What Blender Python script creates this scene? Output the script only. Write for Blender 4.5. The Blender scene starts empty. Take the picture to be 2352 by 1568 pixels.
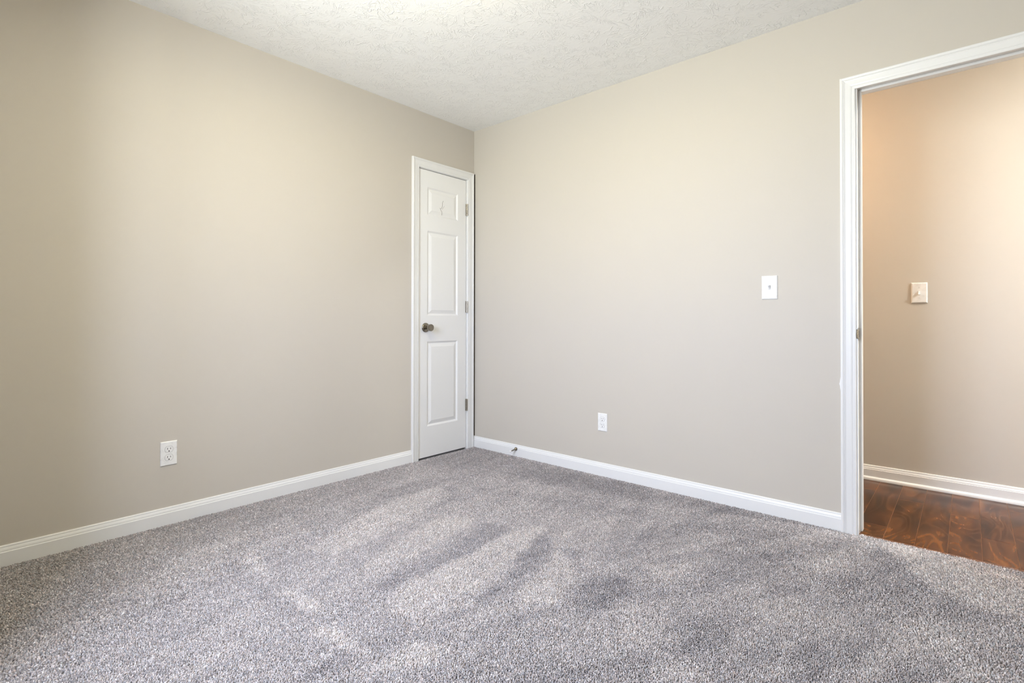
import bpy, bmesh, math
import numpy as np
from mathutils import Matrix, Vector

scene = bpy.context.scene
COL = scene.collection

# ------------------------------------------------------------------ camera
cam_data = bpy.data.cameras.new('camera')
cam = bpy.data.objects.new('camera', cam_data)
COL.objects.link(cam)
CR = Vector((0.75131643, 0.65994102, 0.00120997))
CU = Vector((0.00405368, -0.00644834, 0.99997099))
CB = Vector((0.65992968, -0.75128974, -0.00751993))
M = Matrix.Identity(4)
for i, v in enumerate((CR, CU, CB)):
    for k in range(3):
        M[k][i] = v[k]
M.translation = (2.88794, -2.83967, 0.97907)
cam.matrix_world = M
cam_data.sensor_fit = 'HORIZONTAL'
cam_data.sensor_width = 36.0
cam_data.lens = 1194.08 / 2352 * 36.0
cam_data.shift_y = -(784 - 724.3024) / 2352
cam_data.clip_start = 0.02
scene.camera = cam

# ------------------------------------------------------------------ light and exposure
scene.view_settings.view_transform = 'Standard'
scene.view_settings.look = 'None'
scene.view_settings.gamma = 1.0
scene.view_settings.use_curve_mapping = False
scene.view_settings.exposure = 0.05

SKY_STRENGTH = 30.0
SKY_COLOR = (0.64, 0.725, 0.94)
GROUND_COLOR = (0.76, 0.80, 0.79)
ROOM_LAMP = 58.0          # emission of the room's ceiling light
ROOM_LAMP_COLOR = (1.0, 0.88, 0.55)
HALL_LAMP = 610.0
HALL_LAMP_COLOR = (1.0, 1.0, 0.95)
HALL_FILL = 75.0  # unseen fill light, added to lift the left of the hall wall
HALL_FILL_COLOR = (1.0, 0.64, 0.36)

# window openings behind the camera (wall, from, to, sill height, head height)
WINDOWS = [('back', 0.98, 2.10, 0.90, 2.10)]
ROOM_W, ROOM_D, H = 3.95, 3.16, 2.44
WALL_T = 0.115

world = bpy.data.worlds.new('world')
scene.world = world
world.use_nodes = True
wn, wl = world.node_tree.nodes, world.node_tree.links
wn.clear()
w_out = wn.new('ShaderNodeOutputWorld')
w_bg = wn.new('ShaderNodeBackground')
w_tc = wn.new('ShaderNodeTexCoord')
w_sep = wn.new('ShaderNodeSeparateXYZ')
w_map = wn.new('ShaderNodeMapRange')
w_map.inputs['From Min'].default_value = -0.04
w_map.inputs['From Max'].default_value = 0.04
w_mix = wn.new('ShaderNodeMix')
w_mix.data_type = 'RGBA'
w_mix.inputs['A'].default_value = GROUND_COLOR + (1,)
w_mix.inputs['B'].default_value = SKY_COLOR + (1,)
wl.new(w_tc.outputs['Generated'], w_sep.inputs[0])
wl.new(w_sep.outputs['Z'], w_map.inputs['Value'])
wl.new(w_map.outputs[0], w_mix.inputs['Factor'])
wl.new(w_mix.outputs['Result'], w_bg.inputs['Color'])
w_bg.inputs['Strength'].default_value = SKY_STRENGTH
wl.new(w_bg.outputs[0], w_out.inputs[0])

for wall, a0, a1, z0, z1 in WINDOWS:          # portals: they only guide the sky's light through the openings
    portal_data = bpy.data.lights.new('window_daylight', 'AREA')
    portal_data.shape = 'RECTANGLE'
    portal_data.size = a1 - a0
    portal_data.size_y = z1 - z0
    portal_data.cycles.is_portal = True
    portal = bpy.data.objects.new('window_daylight', portal_data)
    if wall == 'back':
        portal.location = ((a0 + a1) / 2, -ROOM_D - 0.06, (z0 + z1) / 2)
        portal.rotation_euler = (math.radians(90), 0, 0)
    else:
        portal.location = (ROOM_W + 0.06, (a0 + a1) / 2, (z0 + z1) / 2)
        portal.rotation_euler = (math.radians(90), 0, math.radians(90))
    COL.objects.link(portal)

# ------------------------------------------------------------------ materials
def new_mat(name):
    m = bpy.data.materials.new(name)
    m.use_nodes = True
    n, l = m.node_tree.nodes, m.node_tree.links
    b = n['Principled BSDF']
    return m, n, l, b

def math_node(n, l, op, a, b=None, c=None, clamp=False):
    x = n.new('ShaderNodeMath')
    x.operation = op
    x.use_clamp = clamp
    for i, v in enumerate((a, b, c)):
        if v is None:
            continue
        if isinstance(v, (int, float)):
            x.inputs[i].default_value = v
        else:
            l.new(v, x.inputs[i])
    return x.outputs[0]

def vmath(n, l, op, a, b=None, scale=None):
    x = n.new('ShaderNodeVectorMath')
    x.operation = op
    for i, v in enumerate((a, b)):
        if v is None:
            continue
        if isinstance(v, tuple):
            x.inputs[i].default_value = v
        else:
            l.new(v, x.inputs[i])
    if scale is not None:
        if isinstance(scale, (int, float)):
            x.inputs['Scale'].default_value = scale
        else:
            l.new(scale, x.inputs['Scale'])
    return x

def noise(n, l, vec, scale, detail=2.0, rough=0.5, distortion=0.0):
    x = n.new('ShaderNodeTexNoise')
    x.inputs['Scale'].default_value = scale
    x.inputs['Detail'].default_value = detail
    x.inputs['Roughness'].default_value = rough
    x.inputs['Distortion'].default_value = distortion
    if vec is not None:
        l.new(vec, x.inputs['Vector'])
    return x

def position(n):
    return n.new('ShaderNodeNewGeometry').outputs['Position']

def bump(n, l, b, height, strength, distance):
    x = n.new('ShaderNodeBump')
    x.inputs['Strength'].default_value = strength
    x.inputs['Distance'].default_value = distance
    l.new(height, x.inputs['Height'])
    l.new(x.outputs[0], b.inputs['Normal'])
    return x

def paint(name, color, rough, bump_scale, bump_strength, vary=0.012):
    m, n, l, b = new_mat(name)
    p = position(n)
    n1 = noise(n, l, p, 1.7, 3)
    mx = n.new('ShaderNodeMix')
    mx.data_type = 'RGBA'
    mx.inputs['A'].default_value = tuple(c * (1 - vary) for c in color) + (1,)
    mx.inputs['B'].default_value = tuple(min(1, c * (1 + vary)) for c in color) + (1,)
    l.new(n1.outputs[0], mx.inputs['Factor'])
    l.new(mx.outputs['Result'], b.inputs['Base Color'])
    b.inputs['Roughness'].default_value = rough
    n2 = noise(n, l, p, bump_scale, 3)
    bump(n, l, b, n2.outputs[0], bump_strength, 0.001)
    return m

def plain(name, color, rough, metallic=0.0, grain=None):
    m, n, l, b = new_mat(name)
    b.inputs['Base Color'].default_value = color + (1,)
    b.inputs['Roughness'].default_value = rough
    b.inputs['Metallic'].default_value = metallic
    if grain:
        n1 = noise(n, l, position(n), grain, 2)
        r = n.new('ShaderNodeMapRange')
        r.inputs['To Min'].default_value = max(0.02, rough - 0.06)
        r.inputs['To Max'].default_value = rough + 0.06
        l.new(n1.outputs[0], r.inputs['Value'])
        l.new(r.outputs[0], b.inputs['Roughness'])
    return m

WALL_ALB = (0.550, 0.512, 0.455)
mat_wall = paint('greige_wall_paint', WALL_ALB, 0.62, 260.0, 0.10)
mat_trim = paint('white_gloss_trim', (0.785, 0.785, 0.782), 0.32, 60.0, 0.05, 0.006)
mat_door = paint('white_door_paint', (0.84, 0.84, 0.837), 0.42, 420.0, 0.10, 0.006)
mat_plate = plain('white_plastic', (0.82, 0.82, 0.81), 0.28, 0, 40.0)
mat_slot = plain('dark_slot', (0.035, 0.03, 0.028), 0.6, 0, 40.0)
mat_nickel = plain('satin_nickel', (0.27, 0.245, 0.20), 0.22, 1.0, 900.0)
mat_dark_nickel = plain('dull_nickel', (0.42, 0.39, 0.34), 0.28, 1.0, 500.0)
mat_rubber = plain('white_rubber', (0.80, 0.79, 0.78), 0.55, 0, 80.0)
mat_crack = plain('dark_chip', (0.10, 0.08, 0.055), 0.9, 0, 200.0)
mat_gap_shade = plain('dark_gap_shade', (0.075, 0.055, 0.035), 0.9, 0, 60.0)
mat_subfloor = plain('carpet_backing', (0.17, 0.16, 0.165), 0.95, 0, 100.0)
mat_stud = plain('raw_lumber', (0.30, 0.22, 0.14), 0.85, 0, 40.0)
mat_frame = plain('window_vinyl', (0.80, 0.80, 0.79), 0.4, 0, 40.0)

def emission(name, color, strength):
    m, n, l, b = new_mat(name)
    b.inputs['Base Color'].default_value = (0.8, 0.8, 0.78, 1)
    b.inputs['Emission Color'].default_value = color + (1,)
    b.inputs['Emission Strength'].default_value = strength
    return m
mat_lamp_room = emission('frosted_glass_lit', ROOM_LAMP_COLOR, ROOM_LAMP)
mat_lamp_hall = emission('frosted_glass_warm', HALL_LAMP_COLOR, HALL_LAMP)
mat_hall_fill = emission('amber_fill_glow', HALL_FILL_COLOR, HALL_FILL)

def ceiling_material():
    m, n, l, b = new_mat('stomped_plaster_ceiling')
    b.inputs['Base Color'].default_value = (0.91, 0.91, 0.905, 1)
    b.inputs['Roughness'].default_value = 0.75
    p0 = position(n)
    wob = noise(n, l, p0, 7.0, 2)
    wv = vmath(n, l, 'SUBTRACT', wob.outputs['Color'], (0.5, 0.5, 0.5))
    wv2 = vmath(n, l, 'SCALE', wv.outputs[0], scale=0.07)
    p = vmath(n, l, 'ADD', p0, wv2.outputs[0]).outputs[0]
    layers = []
    for off, sc in (((0.0, 0.0, 0.0), 5.2), ((3.37, 1.91, 0.0), 4.3), ((7.7, 5.3, 0.0), 6.3)):
        q = vmath(n, l, 'ADD', p, off).outputs[0]
        v = n.new('ShaderNodeTexVoronoi')
        v.voronoi_dimensions = '2D'
        v.inputs['Scale'].default_value = sc
        l.new(q, v.inputs['Vector'])
        d = vmath(n, l, 'SUBTRACT', q, v.outputs['Position']).outputs[0]
        flat = vmath(n, l, 'MULTIPLY', d, (1.0, 1.0, 0.0)).outputs[0]
        r = vmath(n, l, 'LENGTH', flat).outputs['Value']
        u = vmath(n, l, 'NORMALIZE', flat).outputs[0]
        u9 = vmath(n, l, 'SCALE', u, scale=5.0).outputs[0]
        cs = n.new('ShaderNodeSeparateColor')
        l.new(v.outputs['Color'], cs.inputs[0])
        zz = math_node(n, l, 'ADD', math_node(n, l, 'MULTIPLY', r, 14.0), math_node(n, l, 'MULTIPLY', cs.outputs[0], 40.0))
        cz = n.new('ShaderNodeCombineXYZ')
        l.new(zz, cz.inputs[2])
        uv = vmath(n, l, 'ADD', u9, cz.outputs[0]).outputs[0]
        nz = noise(n, l, uv, 1.0, 1.5, 0.45)
        dv = math_node(n, l, 'ABSOLUTE', math_node(n, l, 'SUBTRACT', nz.outputs[0], 0.5))
        ridge = n.new('ShaderNodeMapRange')
        ridge.interpolation_type = 'SMOOTHSTEP'
        ridge.inputs['From Min'].default_value = 0.035
        ridge.inputs['From Max'].default_value = 0.0
        l.new(dv, ridge.inputs['Value'])
        m1 = n.new('ShaderNodeMapRange')
        m1.interpolation_type = 'SMOOTHSTEP'
        m1.inputs['From Min'].default_value = 0.012
        m1.inputs['From Max'].default_value = 0.05
        l.new(r, m1.inputs['Value'])
        pm = noise(n, l, q, 13.0, 2)
        m2 = n.new('ShaderNodeMapRange')
        m2.interpolation_type = 'SMOOTHSTEP'
        m2.inputs['From Min'].default_value = 0.45
        m2.inputs['From Max'].default_value = 0.62
        l.new(pm.outputs[0], m2.inputs['Value'])
        h = math_node(n, l, 'MULTIPLY', ridge.outputs[0], math_node(n, l, 'MULTIPLY', m1.outputs[0], m2.outputs[0]))
        layers.append(h)
    h = math_node(n, l, 'MAXIMUM', layers[0], math_node(n, l, 'MAXIMUM', layers[1], layers[2]))
    fine = noise(n, l, p, 95.0, 4, 0.6)
    h = math_node(n, l, 'ADD', h, math_node(n, l, 'MULTIPLY', fine.outputs[0], 0.30))
    bump(n, l, b, h, 0.55, 0.0035)
    return m
mat_ceiling = ceiling_material()

def wood_material():
    m, n, l, b = new_mat('dark_walnut_laminate')
    p = position(n)
    at = n.new('ShaderNodeAttribute')
    at.attribute_name = 'plank'
    sepc = n.new('ShaderNodeSeparateColor')
    l.new(at.outputs['Color'], sepc.inputs[0])
    off = vmath(n, l, 'SCALE', at.outputs['Color'], scale=37.0).outputs[0]
    q = vmath(n, l, 'ADD', p, off).outputs[0]
    st = vmath(n, l, 'MULTIPLY', q, (1.0, 0.24, 1.0)).outputs[0]
    # cathedral figure: contour lines of a slow noise field drawn out along the plank
    slow = noise(n, l, st, 6.5, 1.2, 0.45, 0.9)
    ring = math_node(n, l, 'SINE', math_node(n, l, 'MULTIPLY', slow.outputs[0], 64.0))
    ring = math_node(n, l, 'POWER', math_node(n, l, 'ADD', math_node(n, l, 'MULTIPLY', ring, 0.5), 0.5), 2.0)
    tone = noise(n, l, vmath(n, l, 'ADD', st, (3.1, 7.7, 0.0)).outputs[0], 11.0, 3, 0.55, 0.5)
    fine = noise(n, l, vmath(n, l, 'MULTIPLY', st, (1.0, 0.12, 1.0)).outputs[0], 190.0, 4, 0.65)
    f = math_node(n, l, 'MULTIPLY', math_node(n, l, 'SUBTRACT', tone.outputs[0], 0.5), 1.15)
    f = math_node(n, l, 'ADD', f, math_node(n, l, 'MULTIPLY', ring, 0.17))
    f = math_node(n, l, 'ADD', f, math_node(n, l, 'MULTIPLY', math_node(n, l, 'SUBTRACT', fine.outputs[0], 0.5), 0.30))
    f = math_node(n, l, 'ADD', f, math_node(n, l, 'MULTIPLY', math_node(n, l, 'SUBTRACT', sepc.outputs[0], 0.5), 0.14))
    f = math_node(n, l, 'ADD', f, 0.40)
    cr = n.new('ShaderNodeValToRGB')
    e = cr.color_ramp.elements
    e[0].position = 0.22
    e[0].color = (0.020, 0.0068, 0.0026, 1)
    e[1].position = 0.85
    e[1].color = (0.175, 0.063, 0.0150, 1)
    x = e.new(0.40); x.color = (0.050, 0.0165, 0.0050, 1)
    x = e.new(0.60); x.color = (0.098, 0.034, 0.0088, 1)
    l.new(f, cr.inputs[0])
    l.new(cr.outputs[0], b.inputs['Base Color'])
    b.inputs['Roughness'].default_value = 0.20
    b.inputs['Specular IOR Level'].default_value = 0.15
    bump(n, l, b, fine.outputs[0], 0.06, 0.0006)
    return m
mat_wood = wood_material()
mat_strip = plain('brown_reducer_strip', (0.13, 0.05, 0.022), 0.38, 0, 60.0)
mat_seam = plain('light_plank_seam', (0.26, 0.13, 0.06), 0.6, 0, 60.0)  # lighter seam brown stands in for highlights on the plank bevels

def carpet_material():
    m, n, l, b = new_mat('grey_carpet_yarn')
    at = n.new('ShaderNodeAttribute')
    at.attribute_name = 'yarn'
    l.new(at.outputs['Color'], b.inputs['Base Color'])
    b.inputs['Roughness'].default_value = 0.95
    b.inputs['Specular IOR Level'].default_value = 0.1
    try:
        b.inputs['Sheen Weight'].default_value = 0.15
        b.inputs['Sheen Roughness'].default_value = 0.5
    except KeyError:
        pass
    return m
mat_carpet = carpet_material()

# ------------------------------------------------------------------ helpers
def link(name, me, mat, parent=None, smooth=False):
    o = bpy.data.objects.new(name, me)
    COL.objects.link(o)
    if mat is not None:
        me.materials.append(mat)
    if parent is not None:
        o.parent = parent
    if smooth:
        for p in me.polygons:
            p.use_smooth = True
    return o

def from_bm(name, bm, mat, parent=None, smooth=False):
    bmesh.ops.recalc_face_normals(bm, faces=bm.faces)
    me = bpy.data.meshes.new(name)
    bm.to_mesh(me)
    bm.free()
    return link(name, me, mat, parent, smooth)

def tag(o, label=None, cat=None, group=None, kind=None):
    if label: o['label'] = label
    if cat: o['category'] = cat
    if group: o['group'] = group
    if kind: o['kind'] = kind
    return o

def struct(o, label, cat):
    return tag(o, label, cat, kind='structure')

def empty(name, loc=(0, 0, 0), rot=(0, 0, 0)):
    o = bpy.data.objects.new(name, None)
    o.empty_display_size = 0.05
    o.location = loc
    o.rotation_euler = rot
    COL.objects.link(o)
    return o

def add_box(bm, x0, x1, y0, y1, z0, z1):
    v = [bm.verts.new(c) for c in ((x0, y0, z0), (x1, y0, z0), (x1, y1, z0), (x0, y1, z0),
                                   (x0, y0, z1), (x1, y0, z1), (x1, y1, z1), (x0, y1, z1))]
    for f in ((0, 3, 2, 1), (4, 5, 6, 7), (0, 1, 5, 4), (1, 2, 6, 5), (2, 3, 7, 6), (3, 0, 4, 7)):
        bm.faces.new([v[i] for i in f])
    return v

def box_obj(name, dims, mat, parent=None, bev=0.0):
    bm = bmesh.new()
    add_box(bm, *dims)
    if bev:
        bmesh.ops.bevel(bm, geom=bm.edges[:], offset=bev, segments=2, profile=0.7, affect='EDGES')
    return from_bm(name, bm, mat, parent)

def lathe(name, prof, mat, parent=None, axis='X', seg=40, smooth=True):
    """prof: (distance along the axis, radius)"""
    bm = bmesh.new()
    rings = []
    for d, r in prof:
        ring = []
        for i in range(seg):
            a = 2 * math.pi * i / seg
            c, s = r * math.cos(a), r * math.sin(a)
            co = {'X': (d, c, s), 'Y': (c, d, s), 'Z': (c, s, d)}[axis]
            ring.append(bm.verts.new(co))
        rings.append(ring)
    for a, b_ in zip(rings, rings[1:]):
        for i in range(seg):
            bm.faces.new((a[i], a[(i + 1) % seg], b_[(i + 1) % seg], b_[i]))
    bm.faces.new(rings[0])
    bm.faces.new(rings[-1])
    bmesh.ops.recalc_face_normals(bm, faces=bm.faces)
    o = from_bm(name, bm, mat, parent, smooth)
    if smooth:
        mod = o.modifiers.new('edges', 'EDGE_SPLIT')
        mod.split_angle = math.radians(35)
    return o

def extrude_profile(bm, A, B):
    """A and B: matching point lists (closed section) at the two ends of a moulding"""
    va = [bm.verts.new(p) for p in A]
    vb = [bm.verts.new(p) for p in B]
    k = len(va)
    for i in range(k):
        j = (i + 1) % k
        bm.faces.new((va[i], va[j], vb[j], vb[i]))
    bm.faces.new(va)
    bm.faces.new(vb)

# ------------------------------------------------------------------ the setting: walls, ceiling, floors
DX0, DX1, DZ = 2.505, 3.325, 2.049          # clear opening of the doorway in the right wall
CY0, CY1, CZ = -0.575, 0.0, 2.09            # rough opening of the closet in the left wall
HALL_Y = 1.062
HALL_X0, HALL_X1 = 1.3, 5.2
FLOOR_H = -0.010                             # hall floor a little below the carpet's tips

bm = bmesh.new()
add_box(bm, -WALL_T, 0, -ROOM_D - WALL_T, CY0, -0.05, H + 0.1)
add_box(bm, -WALL_T, 0, CY0, CY1, CZ, H + 0.1)
struct(from_bm('wall_left', bm, mat_wall), 'plain greige wall with the narrow white closet door at its end', 'wall')

bm = bmesh.new()
add_box(bm, 0.0110, DX0 - 0.018, 0, WALL_T, -0.05, H + 0.1)
add_box(bm, -0.9, 0.0110, 0.030, WALL_T, -0.05, 2.106)
add_box(bm, -0.9, 0.0110, 0, WALL_T, 2.106, H + 0.1)
add_box(bm, DX0 - 0.018, DX1 + 0.018, 0, WALL_T, DZ + 0.018, H + 0.1)
add_box(bm, DX1 + 0.018, HALL_X1, 0, WALL_T, -0.05, H + 0.1)
struct(from_bm('wall_right', bm, mat_wall), 'greige wall with a light switch beside the open doorway', 'wall')

def wall_with_windows(wall, lo, hi):
    def bx(bm, a0, a1, z0, z1):
        if a1 - a0 < 1e-4:
            return
        if wall == 'back':
            add_box(bm, a0, a1, -ROOM_D - WALL_T, -ROOM_D, z0, z1)
        else:
            add_box(bm, ROOM_W, ROOM_W + WALL_T, a0, a1, z0, z1)
    bm = bmesh.new()
    c = lo
    for w, a0, a1, z0, z1 in sorted(WINDOWS):
        if w != wall:
            continue
        bx(bm, c, a0, -0.05, H + 0.1)
        bx(bm, a0, a1, -0.05, z0)
        bx(bm, a0, a1, z1, H + 0.1)
        c = a1
    bx(bm, c, hi, -0.05, H + 0.1)
    return bm
struct(from_bm('wall_back', wall_with_windows('back', 0.0, ROOM_W + WALL_T), mat_wall), 'greige wall with the bedroom window in it', 'wall')
struct(from_bm('wall_side', wall_with_windows('side', -ROOM_D, 0.0), mat_wall), 'greige wall opposite the closet door', 'wall')

# unseen box added behind the camera to keep window light off the far left
struct(box_obj('shade_box', (0.0, 0.95, -ROOM_D, -2.80, -0.05, H), mat_wall), 'unseen greige box added to shade the far left of the room', 'wall')

# closet behind the left door
bm = bmesh.new()
add_box(bm, -0.95, -0.90, -1.3, 0.0, -0.05, H + 0.1)
add_box(bm, -0.90, -WALL_T, -1.35, -1.3, -0.05, H + 0.1)
struct(from_bm('wall_closet', bm, mat_wall), 'greige closet wall behind the narrow white door', 'wall')

# hall
struct(box_obj('wall_hall', (HALL_X0 - 0.1, HALL_X1 + 0.1, HALL_Y, HALL_Y + 0.1, -0.05, H + 0.1), mat_wall),
       'warm-lit hall wall seen through the open doorway', 'wall')
struct(box_obj('wall_hall_end', (HALL_X0 - 0.1, HALL_X0, WALL_T, HALL_Y, -0.05, H + 0.1), mat_wall),
       'greige wall closing the far end of the hall', 'wall')
struct(box_obj('wall_hall_entry', (HALL_X1, HALL_X1 + 0.1, 0, HALL_Y, -0.05, H + 0.1), mat_wall),
       'greige wall closing the near end of the hall', 'wall')

struct(box_obj('ceiling', (-0.95, ROOM_W + WALL_T, -ROOM_D - WALL_T, 0.0, H, H + 0.1), mat_ceiling),
       'white stomp-textured plaster ceiling over the bedroom', 'ceiling')
struct(box_obj('ceiling_hall', (HALL_X0 - 0.1, HALL_X1 + 0.1, WALL_T, HALL_Y, H, H + 0.1), mat_ceiling),
       'white textured plaster ceiling over the hall', 'ceiling')

PILE = 0.008
struct(box_obj('floor', (-0.95, ROOM_W, -ROOM_D, 0.006, -0.10, -PILE), mat_subfloor),
       'bedroom floor slab under the grey carpet', 'floor')

# hall floor of dark laminate planks (one mesh)
def hall_floor():
    rng = np.random.RandomState(5)
    bm = bmesh.new()
    lay = bm.loops.layers.float_color.new('plank')
    y0, y1 = 0.030, HALL_Y
    pw = 0.1118
    ends = {-1: 0.827, 0: 0.215, 1: 0.733, 2: None, 3: 0.63, 4: 0.349, 5: 0.893}
    g = 0.0007
    def quad(xa, xb, ya, yb, mi, col, z):
        vs = [bm.verts.new(c) for c in ((xa, ya, z), (xb, ya, z), (xb, yb, z), (xa, yb, z))]
        f = bm.faces.new(vs)
        f.material_index = mi
        for lp in f.loops:
            lp[lay] = col
    k0 = int(math.floor((HALL_X0 - 2.480) / pw))
    k1 = int(math.ceil((HALL_X1 - 2.480) / pw))
    for k in range(k0, k1):
        xa = 2.480 + k * pw
        xb = xa + pw
        e = ends.get(k, float(rng.uniform(0.15, 0.95)))
        cuts = [y0, y1] if e is None else [y0, e, y1]
        for ya, yb in zip(cuts, cuts[1:]):
            c = rng.rand(3)
            quad(xa + g, xb - g, ya + (g if ya > y0 else 0), yb - (g if yb < y1 else 0), 0, (c[0], c[1], c[2], 1), FLOOR_H)
    quad(HALL_X0, HALL_X1, y0, y1, 1, (0.5, 0.5, 0.5, 1), FLOOR_H - 0.0012)
    add_box(bm, HALL_X0, HALL_X1, 0.010, y1, -0.1, FLOOR_H - 0.006)
    o = from_bm('floor_hall', bm, mat_wood)
    o.data.materials.append(mat_seam)
    return o
struct(hall_floor(), 'glossy dark walnut plank floor in the hall', 'floor')

# ------------------------------------------------------------------ baseboards
BASE_PROF = [(0, -0.012), (0.0125, -0.012), (0.0125, 0.0525), (0.0115, 0.0545), (0.0098, 0.0555), (0.0100, 0.0590),
             (0.0088, 0.0640), (0.0066, 0.0690), (0.0058, 0.0705), (0.0062, 0.0720), (0.0056, 0.0760), (0.0040, 0.0785), (0.0, 0.0790)]
def baseboard(name, along, wall, a0, a1, sgn, prof=BASE_PROF, dz=0.0):
    bm = bmesh.new()
    if along == 'x':
        A = [(a0, wall + sgn * t, z + dz) for t, z in prof]
        B = [(a1, wall + sgn * t, z + dz) for t, z in prof]
    else:
        A = [(wall + sgn * t, a0, z + dz) for t, z in prof]
        B = [(wall + sgn * t, a1, z + dz) for t, z in prof]
    extrude_profile(bm, A, B)
    return from_bm(name, bm, mat_trim)
struct(baseboard('baseboard_left', 'y', 0.0, -2.80, -0.6055, 1), 'white moulded baseboard along the wall left of the closet door', 'baseboard')
struct(baseboard('baseboard_right', 'x', 0.0, -0.02, 2.4395, -1), 'white moulded baseboard between the closet door and the doorway', 'baseboard')
struct(baseboard('baseboard_corner', 'x', 0.0, 3.39, ROOM_W, -1), 'white moulded baseboard on the far side of the doorway', 'baseboard')
HALL_PROF = [(0, -0.001), (0.0235, -0.001), (0.0235, 0.006), (0.0220, 0.0130), (0.0180, 0.0180), (0.0125, 0.0205),
             (0.0125, 0.0640), (0.0100, 0.0660), (0.0104, 0.0690), (0.0086, 0.0750), (0.0062, 0.0790), (0.0066, 0.0815), (0.0050, 0.0880), (0.0, 0.0895)]
struct(baseboard('baseboard_hall', 'x', HALL_Y, HALL_X0, HALL_X1, -1, HALL_PROF, FLOOR_H), 'white baseboard with shoe moulding along the hall floor', 'baseboard')

# ------------------------------------------------------------------ casings
CAS_PROF = [(0, 0), (0, 0.0075), (0.0015, 0.0092), (0.0035, 0.0098), (0.0120, 0.0104), (0.0132, 0.0090), (0.0146, 0.0106),
            (0.0200, 0.0118), (0.0300, 0.0122), (0.0380, 0.0128), (0.0420, 0.0142), (0.0445, 0.0158), (0.0462, 0.0146), (0.0480, 0.0168),
            (0.0520, 0.0180), (0.0560, 0.0176), (0.0590, 0.0155), (0.0600, 0.0130), (0.0600, 0)]
def casing_set(a0, a1, zt, to_world, parent, trim_right=None):
    """legs and head with mitred corners; a along the wall, u outwards from the opening"""
    def w(a, z, d):
        return to_world(a, z, d)
    bm = bmesh.new()
    extrude_profile(bm, [w(a0 - u, -0.012, d) for u, d in CAS_PROF], [w(a0 - u, zt + u, d) for u, d in CAS_PROF])
    o1 = from_bm('casing_leg', bm, mat_trim, parent)
    bm = bmesh.new()
    extrude_profile(bm, [w(a1 + u, -0.012, d) for u, d in CAS_PROF], [w(a1 + u, zt + u, d) for u, d in CAS_PROF])
    o2 = from_bm('casing_leg', bm, mat_trim, parent)
    bm = bmesh.new()
    extrude_profile(bm, [w(a0 - u, zt + u, d) for u, d in CAS_PROF], [w(a1 + u, zt + u, d) for u, d in CAS_PROF])
    o3 = from_bm('casing_head', bm, mat_trim, parent)
    return o1, o2, o3

# ------------------------------------------------------------------ closet door (door_1)
door = empty('door_1')
struct(door, 'narrow white three-panel closet door in the room corner', 'door')
SY0, SY1, SZ0, SZ1 = -0.5355, -0.0835, 0.0035, 2.0400
JY0, JY1, JZ = -0.5385, -0.0795, 2.0440
casing_set(JY0 - 0.006, JY1 + 0.005, JZ + 0.003, lambda a, z, d: (d, a, z), door)
bm = bmesh.new()
add_box(bm, -WALL_T, 0.0, JY0 - 0.018, JY0, -0.012, JZ + 0.018)
add_box(bm, -WALL_T, 0.0, JY1, JY1 + 0.018, -0.012, JZ + 0.018)
add_box(bm, -WALL_T, 0.0, JY0, JY1, JZ, JZ + 0.018)
for a, b_, c, d_ in ((JY0, JY0 + 0.010, -0.012, JZ), (JY1 - 0.010, JY1, -0.012, JZ), (JY0 + 0.010, JY1 - 0.010, JZ - 0.010, JZ)):
    add_box(bm, -0.085, -0.0445, a, b_, c, d_)
from_bm('door_jamb', bm, mat_trim, door)

def panel_door():
    bm = bmesh.new()
    xf, xb = -0.004, -0.039
    PY0, PY1 = -0.4625, -0.1655
    panels = [(1.7195, 1.9235), (1.0050, 1.6125), (0.2165, 0.8230)]
    ys = [SY0, PY0, PY1, SY1]
    zs = [SZ0]
    for z0, z1 in sorted(panels):
        zs += [z0, z1]
    zs.append(SZ1)
    def v(x, y, z):
        return bm.verts.new((x, y, z))
    for i in range(3):
        for j in range(len(zs) - 1):
            y0, y1, z0, z1 = ys[i], ys[i + 1], zs[j], zs[j + 1]
            if i == 1 and j % 2 == 1:
                loops = []
                for inset, dep in ((0, 0), (0.003, 0.0006), (0.0085, 0.0052), (0.0125, 0.0082), (0.0150, 0.0086), (0.0175, 0.0080), (0.040, 0.0010), (0.0425, 0.0008)):
                    x = xf - dep
                    loops.append([v(x, y0 + inset, z0 + inset), v(x, y1 - inset, z0 + inset), v(x, y1 - inset, z1 - inset), v(x, y0 + inset, z1 - inset)])
                for A, B in zip(loops, loops[1:]):
                    for k in range(4):
                        m_ = (k + 1) % 4
                        bm.faces.new((A[k], A[m_], B[m_], B[k]))
                bm.faces.new(loops[-1])
            else:
                bm.faces.new((v(xf, y0, z0), v(xf, y1, z0), v(xf, y1, z1), v(xf, y0, z1)))
    bmesh.ops.remove_doubles(bm, verts=bm.verts, dist=1e-5)
    b4 = [v(xb, SY0, SZ0), v(xb, SY1, SZ0), v(xb, SY1, SZ1), v(xb, SY0, SZ1)]
    f4 = [v(xf, SY0, SZ0), v(xf, SY1, SZ0), v(xf, SY1, SZ1), v(xf, SY0, SZ1)]
    bm.faces.new(b4)
    for k in range(4):
        m_ = (k + 1) % 4
        bm.faces.new((f4[k], f4[m_], b4[m_], b4[k]))
    bmesh.ops.remove_doubles(bm, verts=bm.verts, dist=1e-5)
    return from_bm('door_panel', bm, mat_door, door)
slab = panel_door()
gap = box_obj('corner_gap_shade', (-0.012, 0.0105, 0.012, 0.029, 0.0, 2.104), mat_gap_shade, door)  # dark strip added to deepen the shade in the corner gap
gap['label'] = 'dark strip set in the gap between casing and corner'

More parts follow.
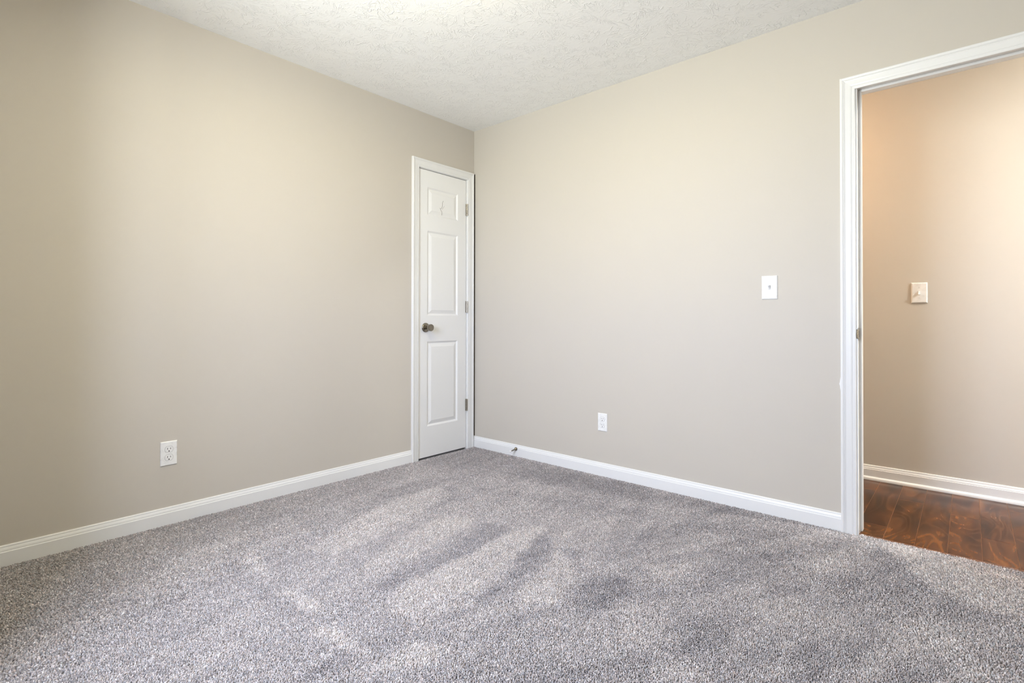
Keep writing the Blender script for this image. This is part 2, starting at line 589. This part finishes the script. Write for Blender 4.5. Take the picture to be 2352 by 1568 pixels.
# cracked dent in the top panel
def crack(parent):
    """thin split running up the top panel with side cracks and a small hole below"""
    x = -0.0042
    lines = [([(-0.3135, 1.846), (-0.3190, 1.832), (-0.3190, 1.815), (-0.3205, 1.806), (-0.3265, 1.792), (-0.3365, 1.7865), (-0.3405, 1.784), (-0.3370, 1.775), (-0.3290, 1.7680), (-0.3255, 1.7655)], 0.0013),
             ([(-0.3405, 1.784), (-0.3450, 1.7905)], 0.0008),
             ([(-0.3030, 1.811), (-0.3085, 1.800), (-0.3180, 1.789), (-0.3230, 1.782)], 0.0006),
             ([(-0.3255, 1.7655), (-0.3255, 1.752)], 0.0007)]
    bm = bmesh.new()
    for pts, w in lines:
        for i, (a, b_) in enumerate(zip(pts, pts[1:])):
            dy, dz = b_[0] - a[0], b_[1] - a[1]
            L = math.hypot(dy, dz)
            ny, nz = -dz / L * w / 2, dy / L * w / 2
            xa = x if a[1] > 1.764 else -0.0055
            v = []
            for px, s in ((xa + 0.0004, 1), (xa - 0.003, 1)):
                v.append([bm.verts.new((px, a[0] + ny, a[1] + nz)), bm.verts.new((px, a[0] - ny, a[1] - nz)),
                          bm.verts.new((px, b_[0] - ny, b_[1] - nz)), bm.verts.new((px, b_[0] + ny, b_[1] + nz))])
            t, bt = v
            bm.faces.new(t); bm.faces.new(bt)
            for k in range(4):
                m_ = (k + 1) % 4
                bm.faces.new((t[k], t[m_], bt[m_], bt[k]))
    # the hole
    ring = []
    for k in range(10):
        a = 2 * math.pi * k / 10
        ring.append(bm.verts.new((-0.0058 + 0.001 * math.sin(a) , -0.3258 + 0.0020 * math.cos(a), 1.7445 + 0.0034 * math.sin(a))))
    bm.faces.new(ring)
    o = from_bm('crack', bm, mat_crack, parent)
    o['label'] = 'dark branching crack with a small hole'
crack(slab)

# knob: rose, neck and flared drum
knob = lathe('door_knob', [(0.008, 0.0125), (0.022, 0.0115), (0.030, 0.0135), (0.036, 0.0185), (0.041, 0.0225), (0.046, 0.0240), (0.061, 0.0245), (0.0635, 0.0238), (0.0645, 0.0215), (0.0635, 0.0195), (0.0630, 0.004)], mat_nickel, door, seg=56)
knob.location = (-0.004, -0.476, 0.9205)
knob['label'] = 'round satin nickel knob'
rose = lathe('rose', [(0.0, 0.0335), (0.003, 0.0335), (0.006, 0.0320), (0.0085, 0.0285), (0.0095, 0.0240), (0.0095, 0.0130)], mat_nickel, knob, seg=56)

def hinge(zc):
    h = empty('hinge', (0.0, SY1 + 0.002, zc))
    h.parent = door
    h['label'] = 'satin nickel butt hinge'
    bm = bmesh.new()
    hh = 0.0445
    n_k = 5
    for k in range(n_k):
        z0 = -hh + 2 * hh * k / n_k + (0.0005 if k else 0)
        z1 = -hh + 2 * hh * (k + 1) / n_k - 0.0005
        seg = 18
        ra, rb = [], []
        for i in range(seg):
            a = 2 * math.pi * i / seg
            ra.append(bm.verts.new((0.0075 + 0.0064 * math.cos(a), 0.0064 * math.sin(a), z0)))
            rb.append(bm.verts.new((0.0075 + 0.0064 * math.cos(a), 0.0064 * math.sin(a), z1)))
        for i in range(seg):
            j = (i + 1) % seg
            bm.faces.new((ra[i], ra[j], rb[j], rb[i]))
        bm.faces.new(ra); bm.faces.new(rb)
    kn = from_bm('knuckle', bm, mat_dark_nickel, h)
    bm = bmesh.new()
    add_box(bm, -0.003, 0.0030, -0.0075, -0.0020, -hh, hh)
    add_box(bm, -0.003, 0.0030, 0.0015, 0.0060, -hh, hh)
    from_bm('hinge_leaf', bm, mat_dark_nickel, h)
    return h
for zc in (1.8165, 1.0740, 0.3275):
    hinge(zc)

# ------------------------------------------------------------------ doorway to the hall (door_2)
dw = empty('door_2', (0, 0, 0))
struct(dw, 'open white-cased doorway onto the hall', 'door')
casing_set(DX0 - 0.0055, DX1 + 0.0055, DZ - 0.007 + 0.0, lambda a, z, d: (a, -d, z), dw)
bm = bmesh.new()
add_box(bm, DX0 - 0.018, DX0, 0.0, WALL_T, -0.014, DZ + 0.018)
add_box(bm, DX1, DX1 + 0.018, 0.0, WALL_T, -0.014, DZ + 0.018)
add_box(bm, DX0, DX1, 0.0, WALL_T, DZ, DZ + 0.018)
from_bm('door_jamb', bm, mat_trim, dw)
def stop_strip(x0, x1, z0, z1):
    bm = bmesh.new()
    add_box(bm, x0, x1, 0.0385, 0.0740, z0, z1)
    bmesh.ops.bevel(bm, geom=bm.edges[:], offset=0.0025, segments=3, profile=0.5, affect='EDGES')
    return from_bm('door_stop_strip', bm, mat_trim, dw)
stop_strip(DX0 - 0.001, DX0 + 0.0115, FLOOR_H + 0.012, DZ)
stop_strip(DX1 - 0.0115, DX1 + 0.001, FLOOR_H + 0.012, DZ)
stop_strip(DX0 + 0.0115, DX1 - 0.0115, DZ - 0.0115, DZ + 0.001)

# strike plate with its curved lip
def strike():
    bm = bmesh.new()
    zc, hh = 0.9136, 0.0285
    prof = [(0.034, 0.0002), (0.034, 0.0016), (0.006, 0.0016), (0.0015, 0.0012), (-0.0030, -0.0010), (-0.0065, -0.0045), (-0.0072, -0.0042), (-0.0036, 0.0), (0.0012, 0.0024), (0.006, 0.0030), (0.034, 0.0030)]
    for s0, s1, lip in ((-1.0, -0.62, False), (-0.62, 0.62, True), (0.62, 1.0, False)):
        steps = 6 if lip else 2
        for k in range(steps):
            a = s0 + (s1 - s0) * k / steps
            b_ = s0 + (s1 - s0) * (k + 1) / steps
            def sec(t):
                lim = -0.0072 * math.sqrt(max(0.0, 1 - (t / 0.80) ** 2)) if abs(t) < 0.80 else 0.002
                return [(DX0 + d, max(y, lim), zc + t * hh) for y, d in prof]
            extrude_profile(bm, sec(a), sec(b_))
    o = from_bm('strike_plate', bm, mat_dark_nickel, dw)
    o['label'] = 'satin nickel strike plate with curved lip'
    bm = bmesh.new()
    add_box(bm, DX0 + 0.0026, DX0 + 0.0032, 0.013, 0.027, zc - 0.015, zc + 0.015)
    from_bm('latch_hole', bm, mat_slot, o)
strike()

# paint smear on the wall edge of the doorway casing
def paint_smear():
    pts = [(0.0, 0.750), (-0.0008, 0.735), (-0.0022, 0.722), (-0.0026, 0.712), (-0.0048, 0.700), (-0.0056, 0.690), (-0.0076, 0.681), (-0.0070, 0.676), (-0.0052, 0.671), (-0.0048, 0.663), (-0.0032, 0.652), (-0.0014, 0.640), (0.0, 0.625)]
    bm = bmesh.new()
    a = [bm.verts.new((2.4400 + dx, -0.0008, z)) for dx, z in pts] + [bm.verts.new((2.4410, -0.0008, 0.625)), bm.verts.new((2.4410, -0.0008, 0.750))]
    b_ = [bm.verts.new((v.co.x, 0.0, v.co.z)) for v in a]
    bm.faces.new(a)
    for k in range(len(a)):
        m_ = (k + 1) % len(a)
        bm.faces.new((a[k], a[m_], b_[m_], b_[k]))
    o = from_bm('paint_smear', bm, mat_trim, dw)
    o['label'] = 'ragged smear of white trim paint'
paint_smear()

# threshold strip
bm = bmesh.new()
pr = [(0.0065, -0.016), (0.0065, -0.0062), (0.0095, -0.0046), (0.020, -0.0042), (0.030, -0.0056), (0.035, -0.0090), (0.035, -0.016)]
extrude_profile(bm, [(DX0, y, z) for y, z in pr], [(DX1, y, z) for y, z in pr])
thr = from_bm('trim_1', bm, mat_strip)
struct(thr, 'thin brown reducer strip between the carpet and the wood floor', 'threshold')

# ------------------------------------------------------------------ electrical outlets and switches (local: plate in XZ, facing -Y)
def plate_mesh(w, h, t, bev):
    bm = bmesh.new()
    def ring(hw, hh, y):
        return [bm.verts.new(c) for c in ((-hw, y, -hh), (hw, y, -hh), (hw, y, hh), (-hw, y, hh))]
    R = [ring(w / 2, h / 2, 0.0), ring(w / 2, h / 2, -t * 0.35), ring(w / 2 - bev * 0.30, h / 2 - bev * 0.30, -t * 0.78),
         ring(w / 2 - bev * 0.7, h / 2 - bev * 0.7, -t * 0.96), ring(w / 2 - bev, h / 2 - bev, -t)]
    bm.faces.new(R[0])
    bm.faces.new(R[-1])
    for A, B in zip(R, R[1:]):
        for k in range(4):
            m_ = (k + 1) % 4
            bm.faces.new((A[k], A[m_], B[m_], B[k]))
    return bm

def disc(bm, cx, cz, y0, y1, r, seg=20):
    a = [bm.verts.new((cx + r * math.cos(2 * math.pi * i / seg), y0, cz + r * math.sin(2 * math.pi * i / seg))) for i in range(seg)]
    b_ = [bm.verts.new((v.co.x, y1, v.co.z)) for v in a]
    bm.faces.new(a); bm.faces.new(b_)
    for i in range(seg):
        j = (i + 1) % seg
        bm.faces.new((a[i], a[j], b_[j], b_[i]))

def make_outlet(loc, rz, label, w=0.070, h=0.1145):
    o = empty('electrical_outlet', loc, (0, 0, rz))
    tag(o, label, 'electrical outlet', 'duplex outlets in the bedroom walls')
    t = 0.0055
    from_bm('cover_plate', plate_mesh(w, h, t, 0.004), mat_plate, o)
    for zc in (0.0195, -0.0195):
        # recess line and raised receptacle face, round with flat top and bottom
        def outline(r, clip):
            pts = []
            for i in range(48):
                a = 2 * math.pi * i / 48
                pts.append((r * math.cos(a), max(-clip, min(clip, r * math.sin(a)))))
            return pts
        bm = bmesh.new()
        A = [bm.verts.new((x, -t - 0.0012, z + zc)) for x, z in outline(0.0168, 0.0136)]
        B = [bm.verts.new((x, -t + 0.0012, z + zc)) for x, z in outline(0.0172, 0.0140)]
        bm.faces.new(A)
        for i in range(48):
            j = (i + 1) % 48
            bm.faces.new((A[i], A[j], B[j], B[i]))
        r_ = from_bm('receptacle', bm, mat_plate, o)
        bm = bmesh.new()
        for (r0, r1) in ((outline(0.0172, 0.0140), outline(0.0181, 0.0149)),):
            V0 = [bm.verts.new((x, -t - 0.00015, z + zc)) for x, z in r0]
            V1 = [bm.verts.new((x, -t - 0.00015, z + zc)) for x, z in r1]
            for i in range(48):
                j = (i + 1) % 48
                bm.faces.new((V0[i], V0[j], V1[j], V1[i]))
        from_bm('shadow_gap', bm, mat_gap, r_)
        for sx, sh in ((-0.0064, 0.0042), (0.0064, 0.0036)):
            bm = bmesh.new()
            add_box(bm, sx - 0.0011, sx + 0.0011, -t - 0.0015, -t - 0.0008, zc + 0.0035 - sh, zc + 0.0035 + sh)
            from_bm('slot', bm, mat_slot, r_)
        bm = bmesh.new()
        disc(bm, 0.0, zc - 0.0080, -t - 0.0015, -t - 0.0008, 0.0026)
        add_box(bm, -0.0026, 0.0026, -t - 0.00149, -t - 0.0008, zc - 0.0106, zc - 0.0082)
        from_bm('ground_hole', bm, mat_slot, r_)
    bm = bmesh.new()
    disc(bm, 0, 0, -t - 0.0008, -t + 0.001, 0.0030)
    from_bm('screw', bm, mat_plate, o)
    return o

mat_gap = plain('grey_gap', (0.30, 0.29, 0.285), 0.8, 0, 60.0)

def make_switch(loc, rz, label, up, w=0.0745, h=0.119):
    o = empty('light_switch', loc, (0, 0, rz))
    tag(o, label, 'light switch', 'toggle light switches')
    t = 0.0065
    from_bm('cover_plate', plate_mesh(w, h, t, 0.0075), mat_plate, o)
    bm = bmesh.new()
    hw, hh = 0.0052, 0.0122
    gw = 0.0007
    for a, b_, c, d_ in ((-hw, -hw + gw, -hh, hh), (hw - gw, hw, -hh, hh), (-hw, hw, -hh, -hh + gw), (-hw, hw, hh - gw, hh)):
        add_box(bm, a, b_, -t - 0.0003, -t + 0.0005, c, d_)
    from_bm('toggle_slot', bm, mat_gap, o)
    bm = bmesh.new()
    s = 1 if up else -1
    y = -t
    prof = [(0.0005, -0.0105 * s), (-0.0022, -0.0100 * s), (-0.0060, -0.0010 * s), (-0.0150, 0.0085 * s), (-0.0156, 0.0108 * s), (-0.0142, 0.0122 * s), (-0.0040, 0.0100 * s), (0.0005, 0.0108 * s)]
    extrude_profile(bm, [(-0.0043, y + d, z) for d, z in prof], [(0.0043, y + d, z) for d, z in prof])
    bmesh.ops.recalc_face_normals(bm, faces=bm.faces)
    from_bm('toggle', bm, mat_plate, o)
    for zc in (0.0302, -0.0302):
        bm = bmesh.new()
        disc(bm, 0, zc, -t - 0.0006, -t + 0.001, 0.0031)
        sc = from_bm('screw', bm, mat_plate, o)
        bm = bmesh.new()
        add_box(bm, -0.0026, 0.0026, -t - 0.00075, -t - 0.0003, zc - 0.0005, zc + 0.0005)
        from_bm('screw_slot', bm, mat_gap, sc)
    return o

make_outlet((0.0, -2.0483, 0.3355), math.radians(90), 'white duplex outlet on the wall left of the closet door')
make_outlet((1.1550, 0.0, 0.3335), 0.0, 'white duplex outlet low on the wall between closet door and doorway', 0.0670, 0.1120)
make_switch((2.1312, 0.0, 1.1420), 0.0, 'white toggle switch on the bedroom wall beside the doorway casing', True)
make_switch((2.6690, HALL_Y, 1.1390), 0.0, 'white toggle switch on the hall wall seen through the doorway', False, 0.0765, 0.1205)

# ------------------------------------------------------------------ door stop on the baseboard
ds = empty('door_stop', (0.4455, -0.0125, 0.0510), (math.radians(6.5), 0, math.radians(0.0)))
tag(ds, 'small metal door stop with white tip screwed to the baseboard', 'door stop')
lathe('flange', [(0.0, 0.0125), (-0.004, 0.0125), (-0.0075, 0.0115), (-0.011, 0.0085), (-0.0135, 0.0066)], mat_nickel, ds, axis='Y', seg=32)
lathe('rod', [(-0.0125, 0.0066), (-0.026, 0.0052), (-0.046, 0.0044), (-0.057, 0.0042)], mat_nickel, ds, axis='Y', seg=24)
lathe('rubber_tip', [(-0.055, 0.0050), (-0.057, 0.0060), (-0.068, 0.0062), (-0.0705, 0.0058), (-0.0715, 0.0045), (-0.0715, 0.001)], mat_rubber, ds, axis='Y', seg=24)

# ------------------------------------------------------------------ windows behind the camera
for i, (wall, a0, a1, z0, z1) in enumerate(WINDOWS):
    hw, hz = (a1 - a0) / 2, z1 - z0
    if wall == 'back':
        win = empty('window_%d' % (i + 1), ((a0 + a1) / 2, -ROOM_D, z0))
    else:
        win = empty('window_%d' % (i + 1), (ROOM_W, (a0 + a1) / 2, z0), (0, 0, math.radians(90)))
    struct(win, 'white double window in the bedroom wall facing the doorway' if wall == 'back' else 'white double window in the bedroom wall facing the closet door', 'window')
    bm = bmesh.new()
    for b_ in ((-hw, -hw + 0.04, 0, hz), (hw - 0.04, hw, 0, hz), (-hw + 0.04, hw - 0.04, 0, 0.04), (-hw + 0.04, hw - 0.04, hz - 0.04, hz),
               (-0.03, 0.03, 0.04, hz - 0.04)):
        add_box(bm, b_[0], b_[1], -0.11, -0.075, b_[2], b_[3])
    from_bm('window_frame', bm, mat_frame, win)
    box_obj('window_sill', (-hw - 0.03, hw + 0.03, -0.07, 0.03, -0.02, 0.0), mat_frame, win)

# ------------------------------------------------------------------ ceiling lamps
def ceiling_lamp(loc, mat, label, r=0.15, drop=0.09):
    o = empty('ceiling_light', loc)
    tag(o, label, 'ceiling light')
    # semi-flush fixture: canopy, stem and a shallow frosted bowl lit from inside
    lathe('lamp_base', [(0.0, 0.065), (-0.012, 0.065), (-0.020, 0.05), (-0.024, 0.012), (-drop - 0.01, 0.010)], mat_nickel, o, axis='Z', seg=32)
    lathe('lamp_shade', [(-drop, r * 0.25), (-drop - 0.002, r * 0.97), (-drop - 0.010, r), (-drop - 0.030, r * 0.86), (-drop - 0.042, r * 0.55), (-drop - 0.046, r * 0.1)], mat, o, axis='Z', seg=40)
    return o
ceiling_lamp((1.45, -1.68, H), mat_lamp_room, 'round frosted ceiling light over the middle of the bedroom', 0.17, 0.07)
ceiling_lamp((4.60, 0.50, H), mat_lamp_hall, 'round frosted ceiling light in the hall near its entry', 0.13, 0.03)
ceiling_lamp((1.75, 0.50, H), mat_hall_fill, 'unseen amber fill light added to brighten the left of the hall', 0.13, 0.03)

# ------------------------------------------------------------------ carpet pile
# vacuum marks of the pile's lay, and broad patches of painted light and shade (floor coordinates in metres, value, softness)
MARKS_AND_TONES = [
    (-0.55, 3, [(0.073, -0.601), (0.044, -0.034), (1.517, -0.045), (2.396, -0.082), (2.206, -0.344), (1.521, -0.535), (0.792, -0.737)]),  # brightness falloff painted into the far carpet
    (0.90, 3, [(2.596, -1.214), (2.753, -0.736), (3.021, -0.435), (2.997, -0.861)]),  # extra brightness painted into the near right carpet
    (-0.35, 3, [(-0.006, -2.624), (0.025, -0.600), (0.358, -1.019), (0.360, -2.092), (0.712, -2.472), (0.690, -2.674)]),  # shade along the left wall painted into the carpet
    (1.00, 2, [(0.694, -0.834), (0.818, -1.171), (0.883, -1.512), (0.884, -1.712), (0.758, -1.752), (0.544, -1.200), (0.536, -0.841)]),
    (0.90, 2, [(1.073, -1.007), (1.108, -1.201), (1.146, -1.453), (1.170, -1.671), (1.088, -1.706), (0.966, -1.397), (0.931, -1.148)]),
    (0.90, 2, [(1.384, -0.889), (1.504, -1.296), (1.592, -1.592), (1.533, -1.813), (1.396, -1.800), (1.301, -1.648), (1.301, -1.204), (1.313, -0.980)]),
    (0.90, 2, [(1.552, -1.028), (1.783, -1.183), (1.800, -1.409), (1.673, -1.445), (1.598, -1.256)]),
    (0.80, 2, [(1.703, -1.814), (1.614, -1.825), (1.614, -1.966), (1.680, -1.969)]),
    (-0.85, 2, [(1.103, -1.018), (1.289, -0.974), (1.300, -1.192), (1.302, -1.420), (1.302, -1.734), (1.239, -1.728), (1.185, -1.391), (1.136, -1.195)]),
    (-0.90, 2, [(1.416, -0.915), (1.562, -1.041), (1.619, -1.274), (1.571, -1.371), (1.494, -1.240)]),
    (-0.80, 2, [(0.564, -0.729), (0.745, -0.828), (0.837, -1.139), (0.797, -1.135)]),
    (-0.70, 2, [(0.387, -0.714), (0.533, -0.701), (0.505, -1.181), (0.451, -1.359), (0.353, -1.075)]),
    (-0.75, 1, [(1.916, -1.048), (1.863, -1.113), (1.818, -1.192), (1.877, -1.414), (1.943, -1.428), (1.971, -1.293), (1.976, -1.159)]),
    (-0.80, 1, [(1.577, -1.421), (1.568, -1.558), (1.615, -1.572), (1.602, -1.437)]),
    (-0.60, 1, [(1.703, -1.254), (1.762, -1.167), (1.805, -1.186), (1.756, -1.272)]),
    (-0.55, 1, [(2.300, -1.084), (2.358, -1.020), (2.321, -1.282), (2.221, -1.349), (2.174, -1.149)]),
    (-0.65, 1, [(1.887, -0.878), (2.042, -0.595), (2.252, -0.487), (2.406, -0.340), (2.461, -0.044), (2.489, -0.082), (2.435, -0.394), (2.272, -0.563), (2.070, -0.669), (1.927, -0.918)]),
    (-0.30, 1, [(2.311, -0.705), (2.496, -0.425), (2.593, -0.469), (2.600, -0.677), (2.462, -0.824), (2.360, -0.800)]),
    (-0.60, 1, [(2.478, -1.125), (2.538, -1.016), (2.576, -1.066), (2.588, -1.222), (2.512, -1.288)]),
    (-0.55, 1, [(2.591, -1.025), (2.664, -0.864), (2.719, -0.857), (2.675, -1.055), (2.672, -1.148), (2.619, -1.194)]),
    (-0.60, 1, [(2.710, -0.999), (2.760, -0.848), (2.831, -0.862), (2.838, -0.947), (2.791, -1.042), (2.729, -1.097)]),
    (-0.40, 1, [(2.325, -1.114), (2.364, -1.111), (2.464, -1.110), (2.459, -1.141)]),
    (-0.50, 2, [(1.980, 1.475), (2.103, 1.271), (1.828, -0.678), (1.537, -0.935), (2.016, -0.097)]),
    (-0.60, 3, [(0.778, -0.114), (1.517, -0.045), (1.564, -0.244), (0.661, -0.411)]),
    (1.70, 1, [(1.012, -1.998), (1.008, -1.953), (1.236, -1.941), (1.246, -1.974)]),
    (1.70, 1, [(1.337, -2.016), (1.341, -1.976), (1.562, -1.960), (1.562, -1.986)]),
    (1.40, 1, [(0.658, -1.989), (0.653, -1.941), (0.887, -1.939), (0.889, -1.972)]),
    (1.10, 1, [(1.308, -2.143), (1.308, -2.101), (1.340, -2.095), (1.329, -2.143)]),
    (0.50, 2, [(0.246, -1.915), (0.253, -1.841), (0.470, -1.877), (0.467, -1.940)]),
    (-0.50, 2, [(0.601, -2.039), (0.693, -2.007), (1.247, -2.000), (1.157, -2.045)]),
    (0.70, 2, [(1.913, -0.930), (2.055, -0.755), (2.075, -0.970), (2.018, -1.102)]),
    (0.70, 2, [(2.294, -0.973), (2.407, -0.759), (2.502, -0.825), (2.419, -1.031)]),
    (0.70, 2, [(2.186, -1.409), (2.244, -1.359), (2.375, -1.409), (2.243, -1.526)]),
    (1.90, 3, [(2.602, -0.024), (3.042, -0.073), (3.021, -0.435), (2.912, -0.463), (2.727, -0.306)]),  # spill of hall light painted into the carpet at the doorway
    (0.70, 2, [(2.404, -0.395), (2.534, -0.115), (2.585, -0.287), (2.450, -0.551)]),
    (-0.35, 2, [(2.828, -0.261), (2.947, -0.359), (3.015, -0.536), (2.997, -0.861), (2.908, -0.825), (2.801, -0.561)]),
    (0.50, 2, [(2.015, -1.254), (2.113, -1.095), (2.178, -1.334), (2.099, -1.459)]),
    (-0.60, 1, [(1.593, -1.014), (1.604, -0.965), (1.777, -1.144), (1.770, -1.178)]),
    (-0.60, 1, [(1.887, -0.953), (1.922, -0.946), (2.078, -1.088), (2.058, -1.114)]),
    (0.90, 1, [(2.441, -1.116), (2.488, -1.060), (2.527, -1.077), (2.475, -1.155)]),
]


def carpet():
    rng = np.random.RandomState(11)
    # coarse map of the pile's lay and the painted brightness, 1 cm cells
    cell = 0.01
    nx, ny = int(ROOM_W / cell) + 2, int(ROOM_D / cell) + 4
    gx = (np.arange(nx) + 0.5) * cell
    gy = -ROOM_D + (np.arange(ny) + 0.5) * cell
    X, Y = np.meshgrid(gx, gy, indexing='ij')
    def blur(a, k):
        for _ in range(2):
            for ax in (0, 1):
                pad = [(0, 0), (0, 0)]
                pad[ax] = (k, k)
                p = np.pad(a, pad, mode='edge')
                c = np.cumsum(np.insert(p, 0, 0, axis=ax), axis=ax)
                n_ = 2 * k + 1
                a = (np.take(c, range(n_, c.shape[ax]), axis=ax) - np.take(c, range(0, c.shape[ax] - n_), axis=ax)) / n_
        return a
    def smooth_noise(k, seed):
        r = np.random.RandomState(seed).randn(nx, ny)
        b_ = blur(r, k)
        return b_ / b_.std()
    def inside(poly):
        res = np.zeros(X.shape, bool)
        n_ = len(poly)
        for i in range(n_):
            x0, y0 = poly[i]
            x1, y1 = poly[(i + 1) % n_]
            if y0 == y1:
                continue
            c = ((y0 > Y) != (y1 > Y)) & (X < (x1 - x0) * (Y - y0) / (y1 - y0) + x0)
            res ^= c
        return res
    lay = np.zeros(X.shape)
    keep_x, keep_y = X, Y
    X = keep_x + 0.007 * smooth_noise(5, 21) + 0.005 * smooth_noise(1, 22)      # ragged outlines
    Y = keep_y + 0.007 * smooth_noise(5, 23) + 0.005 * smooth_noise(1, 24)
    for val, soft, poly in MARKS_AND_TONES:
        lay += val * blur(inside(poly).astype(float), 1 if soft < 3 else 2)
    X, Y = keep_x, keep_y
    def streaks(angle, along, across, seed):
        # noise drawn out along one brushing direction
        n_ = 520
        g = np.random.RandomState(seed).randn(n_, n_)
        for ax, k in ((0, along), (1, across)):
            for _ in range(2):
                p = np.concatenate((g, g), axis=ax)
                c = np.cumsum(p, axis=ax)
                g = (np.take(c, np.arange(k, k + n_), axis=ax) - np.take(c, np.arange(0, n_), axis=ax)) / k
        g /= g.std()
        u = X * math.cos(angle) + Y * math.sin(angle)
        v = -X * math.sin(angle) + Y * math.cos(angle)
        return g[(np.floor(u / cell).astype(int)) % n_, (np.floor(v / cell).astype(int)) % n_]
    lay += 0.16 * streaks(math.radians(100), 34, 3, 1) * (X < 1.9) + 0.20 * streaks(math.radians(62), 26, 4, 2) * (X >= 1.5)
    lay += 0.10 * smooth_noise(12, 2) + 0.10 * smooth_noise(2, 3)
    lay = np.clip(lay, -1.5, 1.7)

    def scatter(step):
        xs = np.arange(0.002, 3.75, step)
        ys = np.arange(-3.15, 0.006, step)
        gx_, gy_ = np.meshgrid(xs, ys, indexing='ij')
        gx_ = gx_.ravel() + rng.uniform(-0.55, 0.55, gx_.size) * step
        gy_ = gy_.ravel() + rng.uniform(-0.55, 0.55, gy_.size) * step
        return gx_, gy_, np.full(gx_.size, step)
    near, far = scatter(0.0035), scatter(0.0046)     # finer tufts where the floor is seen close up
    def dist(a):
        return np.hypot(a[0] - 2.0, a[1] + 1.8)
    kn, kf = dist(near) < 1.25, dist(far) >= 1.25
    px, py, stp = [np.concatenate((p_[kn], q_[kf])) for p_, q_ in zip(near, far)]
    keep = (px > 0.0135) & (py < 0.0075)
    # right of the baseboard the carpet runs into the doorway
    keep &= (py < -0.0130) | ((px > 2.507) & (px < 3.32))
    keep &= ~((px < 0.0185) & (py > -0.62))
    keep &= ~((py > -0.019) & (px > 2.435) & (px < 2.507))
    # only the part of the floor the photograph (or a step aside) can see
    keep &= (py + 2.72 > (px - 0.95) * (2.72 - 0.87) / 2.06 - 0.42)
    px, py, stp = px[keep], py[keep], stp[keep]
    N = px.size
    ix = np.clip((px / cell).astype(int), 0, nx - 1)
    iy = np.clip(((py + ROOM_D) / cell).astype(int), 0, ny - 1)
    L = lay[ix, iy]
    hgt = PILE * rng.uniform(0.72, 1.12, N)
    edge = py > -0.006
    rad = rng.uniform(0.52, 0.76, N) * stp
    ang = rng.uniform(0, 2 * math.pi, N)
    lean = rng.uniform(0.0, 1.35, N) * stp
    tx = px + np.cos(ang) * lean + L * -0.0010
    ty = py + np.sin(ang) * lean + L * 0.0030
    V = np.zeros((N, 7, 3), np.float32)
    rot = rng.uniform(0, 2 * math.pi, N)
    for k in range(3):
        a = rot + k * 2 * math.pi / 3
        V[:, k, 0] = px + rad * 1.15 * np.cos(a)
        V[:, k, 1] = py + rad * 1.15 * np.sin(a)
        V[:, k, 2] = -PILE - 0.0005
        V[:, 3 + k, 0] = px + (tx - px) * 0.62 + rad * 0.92 * np.cos(a + 0.5)
        V[:, 3 + k, 1] = py + (ty - py) * 0.62 + rad * 0.92 * np.sin(a + 0.5)
        V[:, 3 + k, 2] = -PILE + hgt * 0.70
    V[:, 6, 0] = tx
    V[:, 6, 1] = ty
    V[:, 6, 2] = -PILE + hgt
    tri = []
    for k in range(3):
        j = (k + 1) % 3
        tri += [(k, j, 3 + j), (k, 3 + j, 3 + k), (3 + k, 3 + j, 6)]
    tri = np.array(tri, np.int32)
    F = (np.arange(N, dtype=np.int32)[:, None, None] * 7 + tri[None]).reshape(-1, 3)
    me = bpy.data.meshes.new('carpet')
    me.vertices.add(N * 7)
    me.vertices.foreach_set('co', V.reshape(-1))
    me.loops.add(F.size)
    me.loops.foreach_set('vertex_index', F.reshape(-1))
    me.polygons.add(len(F))
    me.polygons.foreach_set('loop_start', np.arange(0, F.size, 3, dtype=np.int32))
    me.polygons.foreach_set('use_smooth', np.ones(len(F), bool))
    # yarn colour: heathered grey strands, with the lay's shading and the brightness patches painted in
    base = np.array(YARN)
    tone = np.exp(rng.randn(N) * YARN_SPREAD)
    warm = rng.randn(N, 1) * 0.035
    col = base[None] * tone[:, None] * (1 + warm * np.array([[1.0, -0.2, -0.8]]))
    col = col * np.exp(LAY_TONE_GAIN * L)[:, None]
    col = np.clip(col, 0.02, 0.95)
    rgba = np.ones((N, 7, 4), np.float32)
    rgba[:, :, :3] = col[:, None, :]
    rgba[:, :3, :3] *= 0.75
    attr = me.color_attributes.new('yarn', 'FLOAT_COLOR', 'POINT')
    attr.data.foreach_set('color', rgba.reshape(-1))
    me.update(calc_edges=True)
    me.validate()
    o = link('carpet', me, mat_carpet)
    tag(o, 'grey textured carpet with vacuum marks covering the bedroom floor', 'carpet', kind='stuff')
    return o
YARN = (0.428, 0.397, 0.400)
YARN_SPREAD = 0.30
LAY_TONE_GAIN = 0.19
carpet()
